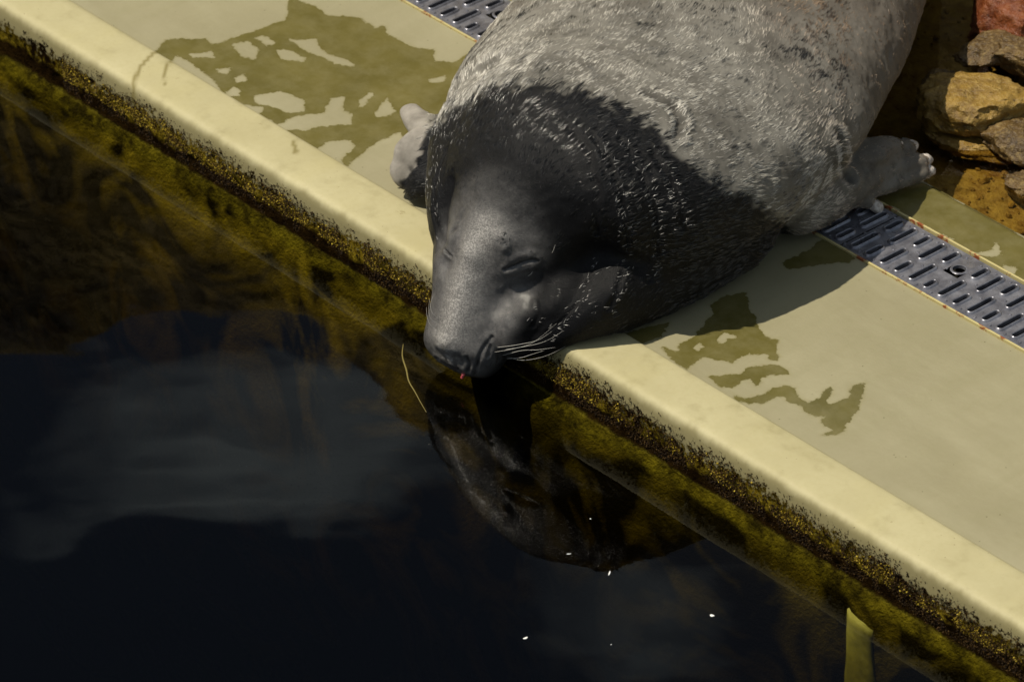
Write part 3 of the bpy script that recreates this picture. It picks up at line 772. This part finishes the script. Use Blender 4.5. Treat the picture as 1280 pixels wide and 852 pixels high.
inview = (cp[:, 0] > -60) & (cp[:, 0] < 1400) & (cp[:, 1] > -90)
facing = (N[tri[:, 0]] @ FW) < .6
wgt = area * np.where(inview, 1.0, .12) * np.where(facing, 1, .25) * (ct[:, 2] > -.2)
cum = np.cumsum(wgt); cum /= cum[-1]
def sample(n):
    k = np.searchsorted(cum, rng.random(n)); r1 = np.sqrt(rng.random(n)); r2 = rng.random(n)
    w = np.stack([1 - r1, r1 * (1 - r2), r1 * r2], -1); T = tri[k]
    mixv = lambda a: (a[T] * (w[..., None] if a.ndim > 1 else w)).sum(1)
    nn = mixv(N); nn /= np.linalg.norm(nn, axis=1)[:, None]; ff = mixv(flow); ff /= np.linalg.norm(ff, axis=1)[:, None] + 1e-9
    return mixv(v), nn, ff, mixv(wet), mixv(spar), mixv(crease), mixv(bare), mixv(pink)
def strands(nm, p, n, d, L, lift, curl, rad, mat, tone, brown, K=5):
    cu = bpy.data.hair_curves.new(nm); cu.add_curves([K] * len(p))
    s = np.linspace(0, 1, K)[None, :, None]
    pts = p[:, None] - n[:, None] * .0006 + d[:, None] * (L[:, None, None] * s) + n[:, None] * (L[:, None, None] * (lift[:, None, None] * s - curl[:, None, None] * s * s))
    cu.attributes['position'].data.foreach_set('vector', pts.reshape(-1).astype(np.float32))
    ra = cu.attributes.get('radius') or cu.attributes.new('radius', 'FLOAT', 'POINT')
    rr = rad[:, None] * np.array([1, .95, .8, .55, .15])[None, :K]
    ra.data.foreach_set('value', rr.reshape(-1).astype(np.float32))
    for k, arr in (('tone', tone), ('brown', brown)):
        a = cu.attributes.new(k, 'FLOAT', 'CURVE'); a.data.foreach_set('value', np.asarray(arr, np.float32))
    cu.materials.append(mat)
    return child(link(bpy.data.objects.new(nm, cu)))
def jit(d, n, a):
    s = np.cross(n, d); ang = a
    return d * np.cos(ang)[:, None] + s * np.sin(ang)[:, None]
m = 7
p, n, d, w, sp, cr, ba, pk = sample(NH_DRY // m)
q = proj(p); k = (w < .5 + .35 * (rng.random(len(w)) - .5)) & (p[:, 2] > .004) & (q[:, 0] > 534); p, n, d, sp = p[k], n[k], d[k], sp[k]
q = proj(p); M0 = len(p)
flp = np.clip(sstep(1045, 1070, q[:, 0]) + sstep(540, 525, q[:, 0]), 0, 1)
d = jit(d, n, .22 * fbm(p, 40, 71, 2) + .26 * vnoise(p, 12, 73) + .13 * rng.normal(size=M0))
Lc = (.0075 + .0050 * rng.random(M0)) * (1 - .5 * flp)
lc = np.clip(.13 + .11 * vnoise(p, 60, 75) + .05 * rng.normal(size=M0), .02, .5)
tc = np.clip(.66 + .95 * fbm(p, 13, 77) + .85 * fbm(p, 75, 78, 2) + .10 * rng.normal(size=M0), .04, 1)
wlp = np.interp(q[:, 0], WL[:, 0], WL[:, 1]) - q[:, 1]; tc = tc * (1 - .55 * np.exp(-np.clip(wlp, 0, 99) / 9) * (rng.random(M0) < .8) * sstep(640, 760, q[:, 0]))
br = np.clip(sstep(9.8, 11.6, sp + 1.0 * fbm(p, 6, 79)) * sstep(900, 1010, q[:, 0]), 0, 1)
P0 = np.repeat(p, m, 0); N0 = np.repeat(n, m, 0); D0 = np.repeat(d, m, 0); L0 = np.repeat(Lc, m)
side = np.cross(N0, D0); o1 = rng.normal(size=len(P0)) * .0012; o2 = rng.normal(size=len(P0)) * .0022
tipd = D0 * L0[:, None] - side * (o1 * .7)[:, None]; LL = np.linalg.norm(tipd, axis=1); tipd /= LL[:, None]
strands('dry_fur', P0 + side * o1[:, None] + D0 * o2[:, None], N0, tipd, LL, np.clip(np.repeat(lc, m) + .05 * rng.normal(size=len(P0)), .03, .8), np.full(len(P0), .13), np.full(len(P0), .00025), MH_D,
        np.repeat(tc * (1 - .40 * br), m), np.repeat(br, m))
# wet fur: tufts of strands that run together at the tip
p, n, d, w, sp, cr, ba, pk = sample(NH_WET // 6)
k = (w > .45) & (cr < .55) & (pk < .2) & ((ba < .985) | (rng.random(len(w)) < .5)); p, n, d, sp, ba = p[k], n[k], d[k], sp[k], ba[k]
d = jit(d, n, .35 * vnoise(p, 24, 81) + .25 * vnoise(p, 70, 82) + .12 * rng.normal(size=len(p)))
ndp = np.linalg.norm(p - NOSE, axis=1)
Lc = np.interp(ndp, [.12, .19, .25, .31, .38], [.0013, .0026, .0050, .0085, .0115]) * (1 + 1.2 * np.clip(.6 - ba, 0, 1) * (ndp < .25)) * (.75 + .5 * rng.random(len(p)))
m = 6; P0 = np.repeat(p, m, 0); N0 = np.repeat(n, m, 0); D0 = np.repeat(d, m, 0); L0 = np.repeat(Lc, m)
side = np.cross(N0, D0); o1 = rng.normal(size=len(P0)) * .0013; o2 = rng.normal(size=len(P0)) * .0025
rootp = P0 + side * (o1 * np.repeat(np.interp(ndp, [.15, .33], [.5, 1]), m))[:, None] + D0 * o2[:, None]
tipd = D0 * L0[:, None] - side * (o1 * .8)[:, None] ; LL = np.linalg.norm(tipd, axis=1); tipd /= LL[:, None]
lift = np.repeat(np.interp(ndp, [.2, .36], [.07, .10]) + .07 * rng.random(len(p)), m) + .02 * rng.normal(size=len(P0))
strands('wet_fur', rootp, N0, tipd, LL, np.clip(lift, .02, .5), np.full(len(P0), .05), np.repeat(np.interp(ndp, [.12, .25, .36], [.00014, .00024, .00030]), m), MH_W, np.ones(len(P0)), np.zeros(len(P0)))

gp = []  # pale strands whose colour stands for glints along the neck folds
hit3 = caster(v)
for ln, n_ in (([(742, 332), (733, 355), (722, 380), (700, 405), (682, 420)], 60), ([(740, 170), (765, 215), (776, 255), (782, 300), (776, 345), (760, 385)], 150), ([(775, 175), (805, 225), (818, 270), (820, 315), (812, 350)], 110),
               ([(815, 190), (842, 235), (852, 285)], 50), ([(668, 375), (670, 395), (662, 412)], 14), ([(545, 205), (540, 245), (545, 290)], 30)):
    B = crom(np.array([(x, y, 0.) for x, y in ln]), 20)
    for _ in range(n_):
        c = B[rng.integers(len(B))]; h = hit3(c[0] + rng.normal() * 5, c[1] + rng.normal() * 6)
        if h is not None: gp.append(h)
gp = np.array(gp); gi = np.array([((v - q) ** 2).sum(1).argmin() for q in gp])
M = Mat('glint_hairs'); MHG = M.bsdf((.34, .33, .32), .15, None, .9)
strands('glint_hairs', gp, N[gi], jit(flow[gi], N[gi], .5 * rng.normal(size=len(gi))), .004 + .006 * rng.random(len(gi)), np.full(len(gi), .28), np.full(len(gi), .15), .00026 + .00022 * rng.random(len(gi)), MHG, np.ones(len(gi)), np.zeros(len(gi)))

# ---- whiskers, claws, tongue
M = Mat('whisker_hair'); MWK = M.bsdf((.62, .60, .55), .25, None, .6)
M = Mat('claw_horn'); MCL = M.bsdf(M.mix(M.ramp(M.noise(160, 4), [(.4, 0), (.65, 1)]), (.30, .26, .23), (.60, .55, .50)), .5, M.bump(M.noise(250, 4), .5, .002))
M = Mat('tongue_flesh'); MTG = M.bsdf((.42, .07, .08), .28, M.bump(M.noise(300, 3), .5, .001), .6)
hit2 = caster(v)
def tube(nm, pts, r0, r1, mat, parent, seg=6, n=7):
    B = crom(np.array(pts), n); t = np.linspace(0, 1, len(B)); r = r0 + (r1 - r0) * t
    V_, F_ = loft(B, r, r, r, np.full(len(B), 2.), side=R * .3 + ZU * .9 + F * .2, seg=seg)
    return child(mesh_obj(nm, V_, F_, mat))
def whisker(r0, pts, th=.00030):
    h = hit2(*r0); 
    if h is None: h = P(r0[0], r0[1], -.03)
    dep = (h - CAMP) @ FW; line = [h]
    for k, (x, y, toward) in enumerate(pts):
        d = FW * FPX + R * (x - 640.0) - UPV * (y - 426.0); d = d / (d @ FW)
        line.append(CAMP + d * (dep - toward))
    return tube('whisker', line, th, th * .3, MWK, root)
whisker((622, 434), [(645, 431, .03), (672, 425, .045), (690, 414, .05)])
whisker((624, 438), [(650, 434, .035), (680, 427, .05), (705, 413, .055)])
whisker((628, 444), [(652, 438, .035), (672, 437, .045), (694, 434, .05)])
whisker((632, 448), [(650, 447, .03), (664, 443, .04), (680, 438, .045)])
whisker((618, 440), [(640, 436, .03), (666, 428, .04), (696, 404, .05)], .00024)
whisker((634, 446), [(655, 450, .03), (684, 444, .04), (716, 428, .05)], .00024)
whisker((548, 398), [(541, 392, .01), (538, 382, .012), (541, 370, .012)], .0003)
whisker((548, 405), [(539, 399, .01), (536, 388, .012), (537, 374, .012)], .0003)
whisker((547, 412), [(538, 406, .01), (534, 396, .012), (533, 384, .012)], .0003)
whisker((660, 345), [(664, 342, .006), (666, 338, .008), (667, 333, .009)], .0003)
whisker((690, 316), [(692, 312, .006), (693, 309, .008), (694, 306, .009)], .0003)
for B in DTIP:
    d = B[-1, :3] - B[-5, :3]; d /= np.linalg.norm(d); c0 = B[-4, :3] + d * .011
    V_, F_ = loft(np.array([c0 - d * .006, c0 + d * .001, c0 + d * .007, c0 + d * .012, c0 + d * .0145]) - np.outer([0, 0, .0004, .0015, .0025], ZU),
                  np.array([.0085, .0105, .0100, .0075, .0015]), np.array([.007, .0095, .009, .0065, .001]), np.array([.006, .0075, .007, .005, .001]), np.full(5, 2.3), seg=14)
    V_ = V_ + .0011 * np.stack([vnoise(V_, 150, s_) for s_ in (1, 2, 3)], -1)
    o = child(mesh_obj('claw', V_, F_, MCL))
h = hit2(580, 468)
if h is None: h = P(580, 468, -.06)
q0 = h - FW * .001 + R * -.001
tube('tongue', [q0 + ZU * .004 + FW * .004, q0 - FW * .003, q0 - FW * .004 - ZU * .006 - R * .002], .0032, .0022, MTG, root, 10)

# ------------------------------------------------------------------ algae crust along the coping (uncountable flecks)
def fleck_mesh(nm, n, zlo, zhi, dens, mat, lab, size, xk=0.):
    base_v = np.array([(1, 0, 0), (0, 1, .15), (-1, 0, 0), (0, -1, -.1), (0, 0, .55), (.1, .1, -.4)], float)
    base_f = np.array([(0, 1, 4), (1, 2, 4), (2, 3, 4), (3, 0, 4), (1, 0, 5), (2, 1, 5), (3, 2, 5), (0, 3, 5)])
    x = rng.uniform(-1.05, 1.0, n); z = zhi - (zhi - zlo) * np.abs(rng.normal(size=n)) * .45
    z = zhi - np.abs(rng.beta(2.2, 1.5, n)) * (zhi - zlo)
    cl = fbm(np.stack([x, z, z * 0], -1), 22, 91, 3) + .5 * vnoise(np.stack([x, z, z * 0], -1), 90, 94)
    edge_n = .022 * fbm(np.stack([x, x * 0, x * 0], -1), 14, 95, 3)
    cl = cl + xk * np.clip(-x, -.6, .8)
    keep = (cl + .8 * rng.random(n) - .5 + 8 * (zhi - .02 - z) > dens) & (z < zhi - .004 + edge_n - .018 * rng.random(n)); x, z = x[keep], z[keep]; n = len(x)
    y = np.interp(-z, [.0, .003, .012, .024, .05, .075, .1, .118, .126], [.042, .039, .0355, .034, .034, .036, .038, .039, .036])
    sz = size * (.35 + rng.random(n) ** 3 * 1.7)
    Q = rng.normal(size=(n, 4)); Q /= np.linalg.norm(Q, axis=1)[:, None]; a, b, c, d = Q.T
    Rm = np.stack([np.stack([1 - 2 * (c * c + d * d), 2 * (b * c - a * d), 2 * (b * d + a * c)], -1), np.stack([2 * (b * c + a * d), 1 - 2 * (b * b + d * d), 2 * (c * d - a * b)], -1), np.stack([2 * (b * d - a * c), 2 * (c * d + a * b), 1 - 2 * (b * b + c * c)], -1)], 1)
    V_ = np.einsum('nij,kj->nki', Rm, base_v) * sz[:, None, None] + np.stack([x, y - .0015 * rng.random(n), z], -1)[:, None]
    F_ = (base_f[None] + 6 * np.arange(n)[:, None, None]).reshape(-1, 3)
    o = mesh_obj(nm, V_.reshape(-1, 3), F_, mat, None, False); o['kind'] = 'stuff'; tag(o, lab, 'algae'); return o
M = Mat('yellow_algae'); r_ = M.n('ShaderNodeNewGeometry').outputs['Random Per Island']
MA1 = M.bsdf(M.ramp(r_, [(0, (.07, .04, .004)), (.45, (.19, .125, .009)), (1, (.42, .31, .03))]), .6, None, .2)
M = Mat('brown_algae'); r_ = M.n('ShaderNodeNewGeometry').outputs['Random Per Island']
MA2 = M.bsdf(M.ramp(r_, [(0, (.006, .003, .001)), (.6, (.022, .011, .003)), (1, (.07, .038, .008))]), .7, None, .15)
fleck_mesh('yellow_algae', 50000, -.058, -.012, .16, MA1, 'mustard yellow algae crust in flecks along the pool wall', .0009, .35)
fleck_mesh('brown_algae', 80000, -.080, .002, -.10, MA2, 'dark brown algae crust along the pool wall above the water', .00085)

# ------------------------------------------------------------------ things in the pool
M = Mat('pale_strip'); MPL = M.bsdf(M.mix(M.ramp(M.noise(18, 5), [(.35, 0), (.7, 1)]), (.12, .115, .03), (.40, .38, .15)), .6, M.bump(M.noise(40, 4), .4, .004))  # pale mottled colour of the strip on the wall
xp = P(1052, 795, -.22)[0]
xc = P(1042, 770, WATER_Z)[0]
zs = np.arange(-.112, -1.14, -.012); V_ = []; F_ = []
for k, z in enumerate(zs):
    q = np.array([[z, .3, 0], [z, 5.3, 0]]); jl, jr = .007 * fbm(q, 16, 120)
    wl_, wr_ = .024 + jl, .022 + jr; z1 = z
    V_ += [(xc - wl_, .030, z1), (xc - wl_, .0145, z1), (xc - wl_ + .008, .0115, z1 - .006), (xc + wr_ - .008, .0115, z1 - .008), (xc + wr_, .0145, z1 - .010), (xc + wr_, .030, z1 - .010)]
    if k:
        for j in range(5): a0 = (k - 1) * 6 + j; F_.append((a0, a0 + 1, a0 + 7, a0 + 6))
F_.append((5, 4, 3, 2, 1, 0))
tag(mesh_obj('submerged_strip', V_, F_, MPL), 'pale yellow green strip on the drowned part of the pool wall', 'strip')
M = Mat('white_fleck'); MFL = M.bsdf((.75, .75, .72), .6)
def floater(px, py, L, rot, label, wd=.3):
    c = P(px, py, WATER_Z); bm = bmesh.new(); bmesh.ops.create_icosphere(bm, subdivisions=2, radius=1)
    for q in bm.verts:
        q.co.y += .35 * q.co.x ** 2; q.co *= 1 + .25 * noise.noise(q.co * 2.3 + Vector((px, py, 0)))
        q.co = Vector((q.co.x * L, q.co.y * L * wd, q.co.z * L * .12))
    o = bm_obj('feather', bm, MFL, None, True); o.location = (c[0], c[1], WATER_Z + L * .06); o.rotation_euler = (0, 0, rot)
    return tag(o, label, 'feather', 'bits of down on the water')
floater(890, 769, .0032, .3, 'white fluff fleck floating on open dark water right of the seal reflection', .8)
floater(762, 716, .0055, 2.2, 'small curved white feather floating inside the seal reflection', .2)
floater(711, 692, .0035, 1.0, 'faint thin white wisp near the middle of the seal reflection', .2)
floater(657, 797, .0035, 1.4, 'pale fleck at the bottom tip of the seal reflection', .5)
floater(738, 648, .0012, .2, 'tiny white dot on the water below the seal chin', .8)
floater(764, 805, .0012, .9, 'tiny white dot below the seal reflection near the bottom', .5)
M = Mat('reflection_strand'); MWD = M.bsdf((.15, .12, .03), .5)  # thin strand put on the water in place of the coping's reflection
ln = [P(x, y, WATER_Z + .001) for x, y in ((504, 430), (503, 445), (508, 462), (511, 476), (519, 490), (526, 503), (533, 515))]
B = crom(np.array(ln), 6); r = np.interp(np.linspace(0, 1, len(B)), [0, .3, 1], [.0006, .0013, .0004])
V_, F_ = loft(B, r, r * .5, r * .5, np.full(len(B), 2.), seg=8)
tag(mesh_obj('reflection_strand', V_, F_, MWD), 'thin pale olive strand standing in for the coping reflection beside the seal nose', 'reflection strand')
